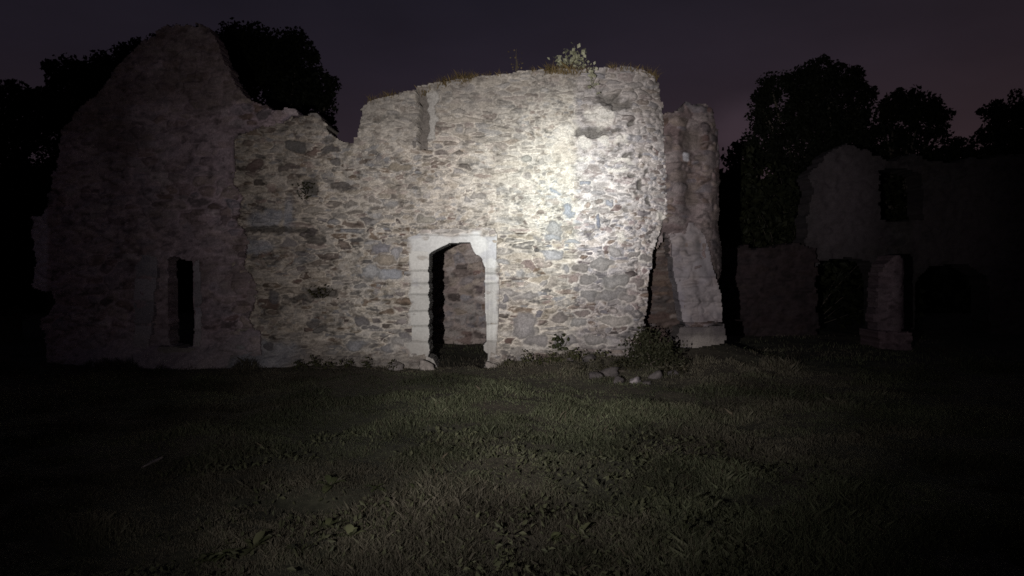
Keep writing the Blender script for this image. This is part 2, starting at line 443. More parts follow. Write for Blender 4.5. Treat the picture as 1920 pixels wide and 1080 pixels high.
STONES = [(1043, 431, 14, 15, (.23, .22, .205)), (984, 611, 25, 23, (.21, .195, .19)), (1065, 395, 10, 10, (.20, .22, .26)), (1038, 357, 9, 7, (.19, .22, .26)),
          (1121, 414, 6, 14, (.10, .115, .17)), (1120, 380, 7, 7, (.13, .09, .07)), (1098, 384, 7, 6, (.28, .18, .12)), (1145, 381, 10, 6, (.19, .20, .24)),
          (1095, 344, 9, 5, (.15, .16, .20)), (730, 512, 25, 11, (.27, .30, .34)), (697, 512, 20, 12, (.30, .31, .31)), (718, 466, 20, 10, (.21, .205, .235)),
          (745, 474, 9, 11, (.27, .27, .28)), (722, 487, 20, 7, (.28, .22, .14)), (1130, 493, 19, 9, (.17, .155, .14)), (1090, 502, 14, 8, (.125, .105, .09)),
          (1060, 503, 10, 8, (.19, .185, .185)), (1150, 528, 28, 13, (.145, .135, .125)), (1100, 525, 12, 12, (.13, .115, .105)), (1073, 525, 11, 9, (.22, .145, .115)),
          (1145, 552, 33, 11, (.13, .12, .115)), (1105, 555, 14, 9, (.145, .135, .13)), (1095, 588, 17, 7, (.12, .085, .075)), (1138, 595, 12, 5, (.10, .09, .085)),
          (1048, 595, 14, 9, (.15, .125, .11)), (1085, 607, 17, 9, (.17, .165, .155)), (1152, 600, 30, 9, (.19, .165, .14)), (1035, 480, 20, 9, (.26, .26, .27)),
          (985, 556, 24, 8, (.20, .185, .17)), (942, 573, 10, 8, (.14, .13, .13)), (1010, 589, 7, 4, (.10, .10, .13)), (680, 604, 11, 9, (.125, .115, .12)),
          (697, 615, 14, 5, (.12, .11, .11)), (765, 630, 14, 6, (.15, .14, .145)), (670, 648, 20, 8, (.24, .245, .26)), (725, 652, 19, 6, (.17, .165, .17)),
          (684, 536, 11, 6, (.17, .16, .15)), (755, 602, 14, 6, (.24, .20, .185)), (755, 555, 9, 4, (.16, .13, .12)), (762, 641, 25, 8, (.30, .28, .25)),
          (750, 312, 22, 7, (.25, .20, .12)), (771, 271, 6, 6, (.13, .115, .10)), (800, 409, 15, 6, (.25, .23, .17)), (880, 375, 12, 5, (.23, .21, .19)),
          (985, 300, 16, 6, (.26, .25, .20)), (900, 364, 12, 6, (.26, .23, .19)), (705, 378, 10, 5, (.20, .17, .13)), (660, 385, 12, 6, (.22, .19, .15)),
          (640, 352, 20, 8, (.085, .07, .06)), (575, 350, 9, 12, (.07, .07, .05)), (480, 310, 13, 11, (.11, .055, .045)), (545, 315, 18, 6, (.10, .07, .06)),
          (630, 306, 11, 7, (.09, .08, .075)), (555, 275, 20, 12, (.085, .08, .075)), (620, 283, 16, 8, (.09, .08, .075)), (585, 606, 14, 7, (.10, .085, .08)),
          (565, 500, 9, 6, (.12, .09, .085)), (600, 618, 17, 5, (.11, .10, .09)), (505, 650, 11, 8, (.10, .085, .09)), (516, 560, 13, 11, (.11, .10, .105)),
          (1075, 452, 12, 5, (.23, .25, .27)), (1040, 447, 18, 7, (.24, .25, .26)), (950, 548, 22, 8, (.25, .23, .205)), (1005, 640, 22, 9, (.17, .155, .15)),
          (1060, 640, 20, 10, (.16, .145, .14)), (1120, 640, 24, 9, (.15, .135, .125)), (948, 560, 8, 9, (.13, .125, .14)), (1155, 470, 14, 7, (.24, .215, .20)),
          (1190, 480, 13, 6, (.14, .12, .11)), (1215, 487, 10, 6, (.13, .11, .10)), (1195, 530, 12, 7, (.16, .12, .11)), (1180, 560, 16, 7, (.17, .15, .14))]
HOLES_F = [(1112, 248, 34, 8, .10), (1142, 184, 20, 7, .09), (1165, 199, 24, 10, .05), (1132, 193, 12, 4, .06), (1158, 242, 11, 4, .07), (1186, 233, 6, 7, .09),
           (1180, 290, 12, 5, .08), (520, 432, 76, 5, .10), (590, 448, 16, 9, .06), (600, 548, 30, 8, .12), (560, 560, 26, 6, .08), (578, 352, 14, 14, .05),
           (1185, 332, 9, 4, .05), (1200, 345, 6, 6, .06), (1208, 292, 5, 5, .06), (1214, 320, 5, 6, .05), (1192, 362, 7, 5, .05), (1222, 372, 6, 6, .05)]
def shade_front(U, Z, PX, PY):
    bx = PX + (fbm(U * 3, Z * 3, 5, 3) - .5) * 46; by = PY + (fbm(U * 3, Z * 3 + 20, 6, 3) - .5) * 40
    cover = .22 + 0.75 * sstep(.5, .72, fbm(U * 1.1, Z * 1.4, 12, 4))
    cover = cover + .35 * ell(bx, by, 850, 215, 200, 75) + .55 * ell(bx, by, 980, 345, 130, 75) + .4 * ell(bx, by, 1130, 320, 60, 50) + .5 * ell(bx, by, 720, 230, 60, 50)
    cover = cover - .8 * ell(bx, by, 1080, 560, 190, 105) - .4 * ell(bx, by, 680, 560, 120, 130) - .35 * ell(bx, by, 690, 390, 110, 60)
    cover = np.clip(cover, 0, 1)
    cover = cover * .48
    c1, h1, e1, r1 = masonry(U, Z, .16, .058, 21, cover=cover, wr=(.5, 1.5))
    c2, h2, e2, r2 = masonry(U, Z, .25, .076, 47, cover=cover, wr=(.45, 1.5), relief=.042)
    c3, h3, e3, r3 = masonry(U, Z, .115, .043, 57, cover=cover * .8, relief=.025)
    sn = fbm(U * 1.5 + 3, Z * 2.2, 77, 3)
    sel = sstep(.54, .57, sn + .14 * ell(PX, PY, 1080, 570, 180, 120) + .07 * ell(PX, PY, 520, 500, 110, 240))
    sel3 = sstep(.45, .42, sn + .08 * ell(PX, PY, 1080, 570, 180, 120))
    col = mix(mix(c1, c2, sel), c3, sel3); h = (h1 * (1 - sel) + h2 * sel) * (1 - sel3) + h3 * sel3
    # hue drift: warm lime left of the corner, cool violet-pink right of it
    warm = 1 - sstep(1070, 1092, PX + (fbm(U * 4, Z * 4, 3, 2) - .5) * 14)
    tint = mix(np.array([.99, .96, 1.0]) + 0 * col, np.array([1.02, 1.0, .955]) + 0 * col, warm)
    col = col * tint
    # greyer and darker high up, darker towards the foot
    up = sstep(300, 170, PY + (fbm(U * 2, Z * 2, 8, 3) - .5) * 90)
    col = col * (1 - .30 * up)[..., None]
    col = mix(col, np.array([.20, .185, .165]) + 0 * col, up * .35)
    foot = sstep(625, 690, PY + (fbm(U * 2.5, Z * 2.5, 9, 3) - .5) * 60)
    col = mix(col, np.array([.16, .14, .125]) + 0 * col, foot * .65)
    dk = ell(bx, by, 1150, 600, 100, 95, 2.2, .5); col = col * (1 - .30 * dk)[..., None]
    # the old low stretch on the left is greyer and browner stone
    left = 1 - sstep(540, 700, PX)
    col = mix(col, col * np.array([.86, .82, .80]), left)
    # blue-grey blocks of dressed stone
    for cx, cy, rx, ry in ((470, 470, 34, 14), (500, 410, 34, 12), (548, 405, 12, 34), (500, 670, 60, 28), (460, 690, 40, 16)):
        t = ell(bx, by, cx, cy, rx, ry) * .6
        col = mix(col, np.array([.25, .26, .29]) * (.7 + .6 * fbm(U * 9, Z * 9, 4, 3))[..., None], t)
    # individual stones picked out in the photo
    jx = PX + (fbm(U * 6, Z * 6, 61, 4) - .5) * 26; jy = PY + (fbm(U * 6 + 7, Z * 7, 62, 4) - .5) * 19
    fine = fbm(U * 24, Z * 24, 66, 4)
    for k, (cx, cy, rx, ry, c) in enumerate(STONES):
        ring = ell(jx, jy, cx + (k % 3 - 1) * 1.2, cy + (k % 2) * 1.4, rx + 2.6, ry + 2.4, 3.0, .15)
        s = ell(jx, jy, cx, cy, rx, ry, 3.6 if k % 2 else 2.3, .12)
        c = np.array(c); c = c * .6 + c.mean() * .4
        if cx > 640:
            col = mix(col, (MORTAR * .95) * (.75 + .5 * fine)[..., None], ring * (.25 + .5 * ((k * 53) % 10) / 10))
        col = mix(col, c * (.55 + .55 * fine + .4 * fbm(U * 9, Z * 14, 68, 3))[..., None] * (.62 + .38 * sstep(1.0, .45, ((np.abs(jx - cx) / rx) ** 2 + (np.abs(jy - cy) / ry) ** 2) ** .5))[..., None], s * .85)
        h = h * (1 - ring) + s * (.02 + .02 * ((k * 37) % 10) / 10) + (fine - .5) * .01 * s
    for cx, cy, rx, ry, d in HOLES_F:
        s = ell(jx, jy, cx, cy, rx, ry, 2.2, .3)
        col = mix(col, np.array([.075, .068, .06]) * (.6 + .8 * fine)[..., None], s * .85)  # dark stone, with the shade of recesses and ledge painted in
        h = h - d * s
    # tall pale quoin patches on the right-hand corner
    for cx, cy, rx, ry in ((1098, 268, 14, 9), (1134, 263, 9, 9), (1168, 262, 14, 6), (1128, 222, 16, 20), (1104, 215, 9, 12), (1165, 300, 22, 5), (1158, 318, 20, 4), (1055, 250, 16, 18), (1096, 300, 9, 8), (1250, 405, 10, 8), (1165, 445, 9, 8)):
        t = ell(jx, jy, cx, cy, rx, ry, 3, .25)
        col = mix(col, np.array([.50, .475, .42]) * (.8 + .4 * fine)[..., None], t * .6); h = h + t * .015
    # lime-washed strip down the old corner
    st = ell(jx, jy, 1062, 300, 16, 60, 4, .5) * .35
    col = mix(col, np.array([.50, .45, .38]) * (.8 + .4 * fine)[..., None], st); h = h * (1 - .6 * st)
    # the vertical chase near the top left, its shadow band painted in dark
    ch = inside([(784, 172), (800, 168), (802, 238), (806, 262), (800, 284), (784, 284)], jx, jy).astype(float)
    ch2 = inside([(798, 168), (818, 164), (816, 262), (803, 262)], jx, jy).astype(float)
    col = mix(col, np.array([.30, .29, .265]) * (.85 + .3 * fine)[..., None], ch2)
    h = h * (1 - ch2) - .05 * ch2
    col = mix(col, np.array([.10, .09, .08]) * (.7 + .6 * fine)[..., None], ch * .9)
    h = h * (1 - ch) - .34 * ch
    # hole beside the chase
    # footing stones push out at the bottom
    ft = sstep(655, 690, PY) * (.10 + .16 * fbm(U * 4.5, Z * 4.5, 33, 2))
    h = h + ft
    # old break line of the plaster on the far left
    return col, h

front = thing('ruined_wall', 'torch-lit rubble stone wall with a pale pointed doorway, weeds growing along its top', 'stone wall', (0, 13.4, 0))
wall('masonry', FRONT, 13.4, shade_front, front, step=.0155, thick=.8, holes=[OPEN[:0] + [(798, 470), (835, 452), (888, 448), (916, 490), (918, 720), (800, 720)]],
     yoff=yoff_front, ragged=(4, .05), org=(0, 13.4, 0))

# ---- door surround: jambs and head of pale dressed stone
def shade_dressed(joints, base, seed, vj=()):
    def f(U, Z, PX, PY):
        fine = fbm(U * 26, Z * 26, seed, 4); mid = fbm(U * 5, Z * 5, seed + 1, 4)
        jy = PY + (mid - .5) * 5
        col = np.array(base) * (.86 + .18 * mid + .12 * (fine - .5))[..., None]
        h = (fine - .5) * .006 + (mid - .5) * .016
        blk = np.zeros(U.shape)
        for j in joints:
            d = np.abs(jy - j)
            g = 1 - sstep(.6, 2.2, d)
            col = mix(col, np.array(base) * .5 + 0 * col, g * .75); h = h - g * .022
            blk = blk + (jy > j)
        tone = hsh(blk, blk * 0 + seed, 5)
        col = col * (.74 + .38 * tone)[..., None]
        for v in vj:
            g = 1 - sstep(.6, 2.0, np.abs(PX - v)); h = h - g * .014; col = mix(col, col * .82, g * .7)
        st = sstep(.58, .75, fbm(U * 3.1, Z * 5, seed + 7, 4))
        col = mix(col, col * np.array([.80, .80, .84]), st)
        dn = sstep(600, 690, PY + (mid - .5) * 50)
        col = mix(col, np.array([.27, .245, .215]) + 0 * col, dn * .75)
        return col, h
    return f
PALE = (.54, .54, .50)
LJ = [508, 530, 552, 584, 611, 641]
def worn(f, side):
    def g(U, Z, PX, PY):
        c, h = f(U, Z, PX, PY)
        c2, h2, _, _ = masonry(U, Z, .2, .06, 83, cover=.3 + 0 * U)
        n_ = (fbm(U * 4, Z * 5, 86, 3) - .5) * 26
        t = sstep(772, 762, PX + n_ * .7) if side < 0 else sstep(929, 938, PX + n_ * .6)
        t = np.maximum(t,   .6 * sstep(.68, .76, fbm(U * 3.5, Z * 6, 87, 4)))
        return mix(c, c2, t), h * (1 - t) + h2 * t
    return g
def scallop(x, joints, top, bot, depth):
    pts = []
    ys = [top] + joints + [bot]
    for a, b in zip(ys[:-1], ys[1:]):
        for t in (0, .12, .5, .88, 1):
            pts.append((x + (depth * (1 - abs(2 * t - 1) ** 3)), a + (b - a) * t))
    return pts
left_edge = scallop(802.5, LJ, 470, 668, 3.5)
left_poly = [(766, 446), (790, 441), (803, 452)] + left_edge + [(812, 672), (822, 690), (824, 720), (742, 720), (742, 690), (764, 664), (757, 650), (757, 641), (772, 640), (772, 611), (760, 611), (764, 584), (771, 570), (764, 552), (771, 530), (757, 530), (757, 508), (766, 506)]
wall('door_jamb', left_poly, 13.335, worn(shade_dressed(LJ, PALE, 71), -1), front, step=.011, thick=.62, ragged=(1.6, .03), mat=M_ASHLAR, org=(0, 13.4, 0))
RJ = [512, 530, 607, 640]
right_poly = [(908, 500), (908.5, 520), (907, 529), (909.5, 532), (909, 580), (911, 607), (912, 640), (906, 648), (906, 658), (914, 664), (912, 682), (903, 690), (905, 720), (944, 720), (940, 690), (931, 660), (934, 607), (937, 530), (938, 500), (928, 480)]
wall('door_jamb', right_poly, 13.335, worn(shade_dressed(RJ, (.54, .545, .51), 73, vj=(915, 922)), 1), front, step=.011, thick=.62, ragged=(1.6, .03), mat=M_ASHLAR, org=(0, 13.4, 0))
def shade_head(U, Z, PX, PY):
    c, h = shade_dressed([441], (.66, .67, .64), 79, vj=(848, 914))(U, Z, PX, PY)
    c2, h2, _, _ = masonry(U, Z, .2, .06, 83, cover=.5 + 0 * U)
    t = sstep(445, 436, PY + (fbm(U * 5, Z * 5, 84, 3) - .5) * 26)
    return mix(c, c2, t), h * (1 - t) + h2 * t - .012 * t
head_poly = [(762, 470), (763, 444), (780, 440), (792, 430), (850, 428), (926, 427), (933, 440), (931, 482), (927, 503), (909, 501), (905, 492), (903, 484), (899, 480), (892, 477), (888, 471), (884, 462), (881, 454), (868, 454.5), (850, 456), (842, 456), (838, 459), (826, 464), (812, 471), (806, 476), (803, 478), (801, 472)]
wall('door_head', head_poly, 13.325, worn(shade_head, -1), front, step=.010, thick=.60, ragged=(1.3, .03), mat=M_ASHLAR, org=(0, 13.4, 0))

# ---- dark gable on the left
GABLE = [(70, 730), (76, 690), (84, 665), (86, 640), (76, 596), (88, 590), (104, 566), (98, 548), (84, 545), (66, 540), (64, 470), (62, 408), (74, 400), (88, 384), (98, 340), (108, 300), (114, 252), (150, 205), (212, 140), (250, 95), (290, 62), (325, 46), (356, 42), (392, 54), (412, 78), (438, 140), (452, 170), (474, 192), (510, 205), (552, 208), (562, 218), (530, 232), (500, 238), (470, 250), (448, 254), (440, 266), (444, 345), (458, 372), (449, 420), (470, 446), (462, 500), (486, 540), (470, 600), (492, 640), (478, 730)]
SLIT = [(315, 490), (322, 482), (334, 481), (342, 488), (360, 489), (362, 560), (363, 648), (340, 650), (319, 646), (316, 560)]
def shade_gable(U, Z, PX, PY):
    cover = np.clip(.3 + 1.3 * (fbm(U * .9, Z * 1.1, 112, 4) - .45) + .15 * (1 - sstep(420, 480, PX)), 0, 1)
    c1, h1, _, _ = masonry(U, Z, .24, .12, 121, cover=cover, mortar=np.array([.35, .305, .315]), relief=.045)
    col = c1 * (1.0 + .12 * sstep(470, 300, PX))[..., None] * np.array([1.0, .90, .94])
    top_brown = sstep(.5, .66, fbm(U * 1.2, Z * 1.2, 140, 4) + .35 * sstep(330, 90, PY) - .1)  # dark brown patches, denser towards the top
    col = mix(col, np.array([.10, .075, .06]) * (.6 + .8 * fbm(U * 14, Z * 14, 141, 3))[..., None], top_brown * .5)
    pl = sstep(600, 670, PY + (fbm(U * 2, Z * 2, 131, 3) - .5) * 60)
    col = mix(col, np.array([.28, .25, .26]) * (.75 + .5 * fbm(U * 6, Z * 6, 133, 3))[..., None], pl * .6)
    st = ell(PX, PY, 76, 470, 15, 75, 5, .2)
    col = mix(col, np.array([.55, .50, .53]) + 0 * col, st * .8)
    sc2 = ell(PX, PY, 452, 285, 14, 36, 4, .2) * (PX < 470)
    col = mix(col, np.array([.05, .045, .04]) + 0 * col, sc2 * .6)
    flare = sstep(640, 705, PY + (fbm(U * 2, Z * 2, 135, 2) - .5) * 20) * .42 * sstep(90, 200, PX) * (1 - sstep(380, 430, PX))
    # splayed embrasure to the left of the slit
    spl = inside([(282, 648), (296, 500), (312, 482), (316, 650)], PX, PY)
    h = h1 + flare - .10 * spl
    return col, h
gable = thing('gable_wall', 'dark plastered gable end wall rising to a peak, with a narrow slit window', 'gable wall', (-5, 13.36, 0))
wall('masonry', GABLE, 13.36, shade_gable, gable, step=.021, thick=.4, holes=[SLIT], ragged=(5, .05), org=(-5, 13.36, 0), hole_rag=1.5)
wall('window_surround', [(250, 655), (252, 500), (266, 476), (298, 470), (298, 500), (290, 560), (288, 600), (280, 655)], 13.33, shade_dressed([520, 566, 610], (.38, .35, .37), 83), gable, step=.02, thick=.3, ragged=(2.5, .04), org=(-5, 13.36, 0))
wall('window_surround', [(362.5, 490), (374, 486), (380, 560), (376, 660), (364, 660)], 13.33, shade_dressed([530, 575, 620], (.36, .33, .345), 85), gable, step=.02, thick=.3, ragged=(2, .04), org=(-5, 13.36, 0))
wall('window_sill', [(286, 664), (296, 652), (364, 651), (366, 664), (330, 670)], 13.26, shade_dressed([], (.20, .175, .175), 87), gable, step=.02, thick=.5, ragged=(2, .04), org=(-5, 13.36, 0))

# ---- wall seen through the doorway, and across the room
def shade_inner(U, Z, PX, PY):
    c, h, _, _ = masonry(U, Z, .26, .13, 221, cover=np.clip(.2 + (fbm(U * 1.3, Z * 1.3, 223, 3) - .5), 0, 1), mortar=np.array([.26, .23, .21]), relief=.045)
    return c * np.array([1.08, 1.03, 1.02]), h
inner = wall('inner_wall', [(690, 700), (690, 330), (760, 318), (850, 322), (960, 315), (1080, 330), (1080, 700)], 17.5, shade_inner, None, step=.025, thick=.6, ragged=(4, .05))
tag(inner, 'brownish rubble wall across the roofless room, seen only through the pale doorway', 'stone wall')

# ---- pier with a broken arch springer at the right end
pier = thing('arch_pier', 'tall stone pier right of the lit wall, with smooth ashlar shaft and broken arch springing', 'stone pier', (3.5, 14.1, 0))
PIER = [(1225, 225), (1262, 212), (1280, 198), (1300, 194), (1322, 194), (1340, 206), (1351, 232), (1358, 275), (1361, 330), (1360, 385), (1355, 410), (1359, 440), (1366, 470), (1364, 505), (1357, 530), (1357, 600), (1360, 660), (1282, 660), (1281, 600), (1272, 545), (1262, 500), (1253, 462), (1246, 436), (1236, 470), (1225, 470)]
def shade_pier(U, Z, PX, PY):
    c, h, _, _ = masonry(U, Z, .24, .13, 321, cover=np.clip(.12 + 1.0 * (fbm(U * 1.2, Z * 1.2, 323, 3) - .45), 0, 1), mortar=np.array([.25, .225, .215]), relief=.05)
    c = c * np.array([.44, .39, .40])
    for cx, cy, rx, ry in ((1292, 372, 13, 14), (1300, 350, 16, 8), (1290, 262, 22, 20), (1310, 297, 14, 6)):  # shadows on the pier painted into its colour as dark patches
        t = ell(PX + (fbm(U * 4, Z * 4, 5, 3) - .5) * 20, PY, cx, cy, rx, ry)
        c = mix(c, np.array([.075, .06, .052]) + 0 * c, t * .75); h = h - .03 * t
    t = ell(PX, PY, 1283, 296, 7, 8, 4, .2); c = mix(c, np.array([.40, .40, .42]) + 0 * c, t * .8)
    return c, h
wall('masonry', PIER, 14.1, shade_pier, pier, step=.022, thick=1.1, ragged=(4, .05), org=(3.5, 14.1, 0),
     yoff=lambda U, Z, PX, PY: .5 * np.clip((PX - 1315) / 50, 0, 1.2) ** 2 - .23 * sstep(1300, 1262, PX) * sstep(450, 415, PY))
SHAFT = [(1250, 432), (1262, 415), (1300, 412), (1322, 440), (1332, 480), (1344, 520), (1354, 560), (1355, 607), (1281, 607), (1273, 550), (1264, 505), (1256, 465)]
def shade_shaft(U, Z, PX, PY):
    c, h = shade_dressed([470, 520, 565], (.17, .155, .162), 91)(U, Z, PX, PY)
    t = ell(PX, PY, 1308, 455, 7, 14); c = mix(c, c * .55, t)
    c2, h2, _, _ = masonry(U, Z, .24, .13, 321, cover=.4 + 0 * U, mortar=np.array([.25, .225, .215]), relief=.05)
    t = sstep(.42, .62, fbm(U * 2.2, Z * 1.6, 98, 4) + .25 * sstep(470, 415, PY) - .05)
    c = mix(c, c2 * np.array([.66, .62, .62]), t * .45); h = h * (1 - t) + h2 * t
    # hollow mouldings that follow the springing of the arch
    h = h + (fbm(U * 6, Z * 6, 96, 4) - .5) * .06
    k = PX - (1300 + .26 * (PY - 500))
    g = np.exp(-(k / 7) ** 2); h = h - .035 * g
    g = np.exp(-((k - 26) / 6) ** 2); h = h - .025 * g
    c = c * (.7 + .6 * fbm(U * 5, Z * 3, 97, 4))[..., None]
    return c, h
wall('ashlar_shaft', SHAFT, 14.05, shade_shaft, pier, step=.02, thick=.5, ragged=(7, .05), mat=M_ASHLAR, org=(3.5, 14.1, 0))
wall('plinth', [(1274, 609), (1359, 608), (1361, 650), (1268, 650), (1270, 630)], 13.96, shade_dressed([628], (.075, .065, .067), 93, vj=(1300, 1335)), pier, step=.02, thick=.9, ragged=(4, .05), org=(3.5, 14.1, 0))

# ---- coursed wall in the shadow under the broken arch
def shade_passage(U, Z, PX, PY):
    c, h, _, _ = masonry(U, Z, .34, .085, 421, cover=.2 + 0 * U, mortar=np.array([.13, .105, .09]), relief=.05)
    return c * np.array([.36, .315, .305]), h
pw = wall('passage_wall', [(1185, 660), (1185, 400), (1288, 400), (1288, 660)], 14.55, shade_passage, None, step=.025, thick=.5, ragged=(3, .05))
tag(pw, 'shadowed wall of thin brown courses glimpsed under the broken arch beside the ashlar pier', 'stone wall')

# ---- ruin in the dark on the right
def shade_far(U, Z, PX, PY):
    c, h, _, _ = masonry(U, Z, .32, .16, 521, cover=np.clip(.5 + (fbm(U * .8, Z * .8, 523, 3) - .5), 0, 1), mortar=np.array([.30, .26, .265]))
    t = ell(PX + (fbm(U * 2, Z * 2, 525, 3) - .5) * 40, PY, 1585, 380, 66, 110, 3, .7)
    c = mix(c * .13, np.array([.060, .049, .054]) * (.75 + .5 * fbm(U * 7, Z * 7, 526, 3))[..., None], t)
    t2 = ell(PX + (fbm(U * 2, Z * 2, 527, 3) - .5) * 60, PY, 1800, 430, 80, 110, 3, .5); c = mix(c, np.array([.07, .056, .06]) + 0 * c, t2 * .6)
    return c, h * 1.6
far = thing('distant_ruin', 'almost black ruined wall far right, with a square window hole high up', 'ruined wall', (11, 20.5, 0))
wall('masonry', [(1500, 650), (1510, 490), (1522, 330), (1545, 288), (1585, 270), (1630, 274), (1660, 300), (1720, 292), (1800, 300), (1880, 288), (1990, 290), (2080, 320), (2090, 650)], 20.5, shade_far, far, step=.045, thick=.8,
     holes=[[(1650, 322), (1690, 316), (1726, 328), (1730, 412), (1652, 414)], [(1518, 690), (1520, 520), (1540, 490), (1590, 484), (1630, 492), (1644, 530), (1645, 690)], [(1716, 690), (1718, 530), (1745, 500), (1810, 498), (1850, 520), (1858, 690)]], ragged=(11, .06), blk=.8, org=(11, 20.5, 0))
low = wall('low_wall', [(1352, 645), (1362, 470), (1400, 458), (1450, 462), (1505, 455), (1530, 470), (1535, 645)], 20.0, lambda U, Z, PX, PY: (lambda r: (r[0] * np.array([.10, .078, .084]), r[1] * 1.6))(masonry(U, Z, .3, .15, 621, cover=.5 + 0 * U, mortar=np.array([.25, .21, .22]))), None, step=.04, thick=.6, ragged=(10, .06), blk=.7)
tag(low, 'low dim rubble wall between the ashlar pier and the distant ruin', 'stone wall')
pil = thing('stone_pillar', 'free-standing stump of stone pillar with rounded top in front of the distant ruin', 'pillar', (7.6, 16.6, 0))
def pyoff(U, Z, PX, PY):
    return .35 * np.clip(np.abs(PX - 1680) / 30, 0, 1.2) ** 2.2
wall('shaft', [(1652, 622), (1654, 520), (1660, 490), (1672, 476), (1690, 474), (1702, 486), (1706, 520), (1706, 622)], 16.7, lambda U, Z, PX, PY: (lambda r: (r[0] * np.array([.34, .28, .31]), r[1]))(masonry(U, Z, .3, .2, 721, cover=.75 + 0 * U, mortar=np.array([.36, .32, .33]))), pil, step=.025, thick=.7, ragged=(4, .05), org=(7.6, 16.6, 0), yoff=pyoff)
wall('base', [(1646, 668), (1647, 621), (1711, 621), (1713, 668)], 16.6, lambda U, Z, PX, PY: (lambda r: (r[0] * np.array([.33, .265, .29]), r[1]))(masonry(U, Z, .3, .2, 731, cover=.75 + 0 * U, mortar=np.array([.37, .32, .33]))), pil, step=.025, thick=.9, ragged=(3, .05), org=(7.6, 16.6, 0))

# ------------------------------------------------------------------ vegetation
def leaves_mesh(name, C, size, normal_jit=1.0, colA=(.006, .007, .004), colB=(.013, .015, .008), curl=.25, elong=1.6):
    """one small folded leaf (two quads) at each centre"""
    n = len(C)
    d = rng.normal(size=(n, 3)); d /= np.linalg.norm(d, axis=1)[:, None]
    r = rng.normal(size=(n, 3)); s = np.cross(d, r); s /= np.linalg.norm(s, axis=1)[:, None]
    nn = np.cross(d, s)
    L = (size * (.6 + .8 * rng.random(n)))[:, None]
    W = L / elong * .5
    a = C - d * L * .5; b = C + d * L * .5
    mL = C + s * W + nn * W * curl; mR = C - s * W + nn * W * curl
    V = np.stack([a, mL, b, mR], 1).reshape(-1, 3)
    i = np.arange(n)[:, None] * 4
    Fc = np.concatenate([i + np.array([[0, 1, 2]]), i + np.array([[0, 2, 3]])], 1).reshape(-1, 3)
    t = rng.random(n)[:, None]
    c = np.array(colA) * (1 - t) + np.array(colB) * t
    return raw_mesh(name, V, Fc.ravel(), np.full(len(Fc), 3), np.repeat(c, 4, 0), smooth=False)
def tube_verts(pts, rad, sides=7):
    V = []; Fq = []
    for k, (p, r) in enumerate(zip(pts, rad)):
        q = pts[min(k + 1, len(pts) - 1)] - pts[max(k - 1, 0)]
        q = q.normalized(); s = q.orthogonal().normalized(); t = q.cross(s)
        for a in range(sides):
            an = 2 * math.pi * a / sides
            V.append(p + (s * math.cos(an) + t * math.sin(an)) * r)
        if k:
            for a in range(sides):
                b = (a + 1) % sides; o = (k - 1) * sides
                Fq.append((o + a, o + b, o + sides + b, o + sides + a))
    return V, Fq
def tubes(name, specs, mat, parent, sides=7, color=None):
    V = []; Fq = []
    for pts, rad in specs:
        v, f = tube_verts(pts, rad, sides); o = len(V)
        V += [tuple(x) for x in v]; Fq += [tuple(i + o for i in q) for q in f]
    V = np.array(V); Fq = np.array(Fq)
    cc = None if color is None else np.tile(np.array(color), (len(V), 1))
    return link(name, raw_mesh(name, V, Fq.ravel(), np.full(len(Fq), 4), cc), mat, parent)
def limb(a, b, r0, r1, n=6, wob=.12):
    pts = []
    for k in range(n + 1):
        t = k / n
        p = a.lerp(b, t)
        if 0 < k < n: p = p + Vector((random.uniform(-wob, wob), random.uniform(-wob, wob), random.uniform(-wob, wob) * .5)) * (b - a).length * .35
        pts.append(p)
    return pts, [r0 + (r1 - r0) * k / n for k in range(n + 1)]
def tree(name, label, cat, blobs, D, base_px, leaf=.16, dens=1.0, group=None, depth=1.0):
    """blobs: (px, py, r px) outline clumps of the crown; trunk stands at base_px"""
    bx, _ = at(base_px, 600, D)
    base = Vector((bx, D, float(gz(bx, D)) - .05))
    t = thing(name, label, cat, base, group)
    pts = []; specs = []
    cs = []
    for px, py, r in blobs:
        c = P3(px, py, D); R = r * 1.06 / F * D
        c.y += random.uniform(-.5, .5) * R * depth
        cs.append((c, R))
    top = sum((c.z for c, _ in cs)) / len(cs)
    fork = base + Vector((0, 0, max(1.2, (top - base.z) * .45)))
    specs.append(limb(Vector((0, 0, 0)), fork - base, .26, .17, wob=.03))
    for c, R in cs:
        specs.append(limb(fork - base, c - base, .10, .025, wob=.12))
        n = int(dens * 52 * (R * R) / (leaf * leaf))
        # several sub-clumps give the uneven outline
        m = max(9, int(R * 22))
        dirs = rng.normal(size=(m, 3)); dirs /= np.linalg.norm(dirs, axis=1)[:, None]
        cen = dirs * (R * (.45 + .5 * rng.random((m, 1)))) * np.array([1, depth, .95])
        rr = R * (.18 + .26 * rng.random(m))
        k = rng.integers(0, m, n)
        q = rng.normal(size=(n, 3)); q /= np.linalg.norm(q, axis=1)[:, None]
        q = cen[k] + q * (rr[k] * rng.random(n) ** .45)[:, None]
        core = rng.random(n) < .3
        q2 = rng.normal(size=(n, 3)); q2 /= np.linalg.norm(q2, axis=1)[:, None]
        q = np.where(core[:, None], q2 * (R * .85 * rng.random(n) ** .4)[:, None], q)
        pts.append(q + np.array(c - base))
    tubes('trunk', specs, M_BARK, t)
    link('crown', leaves_mesh('crown', np.concatenate(pts), leaf), M_LEAF, t)
    return t

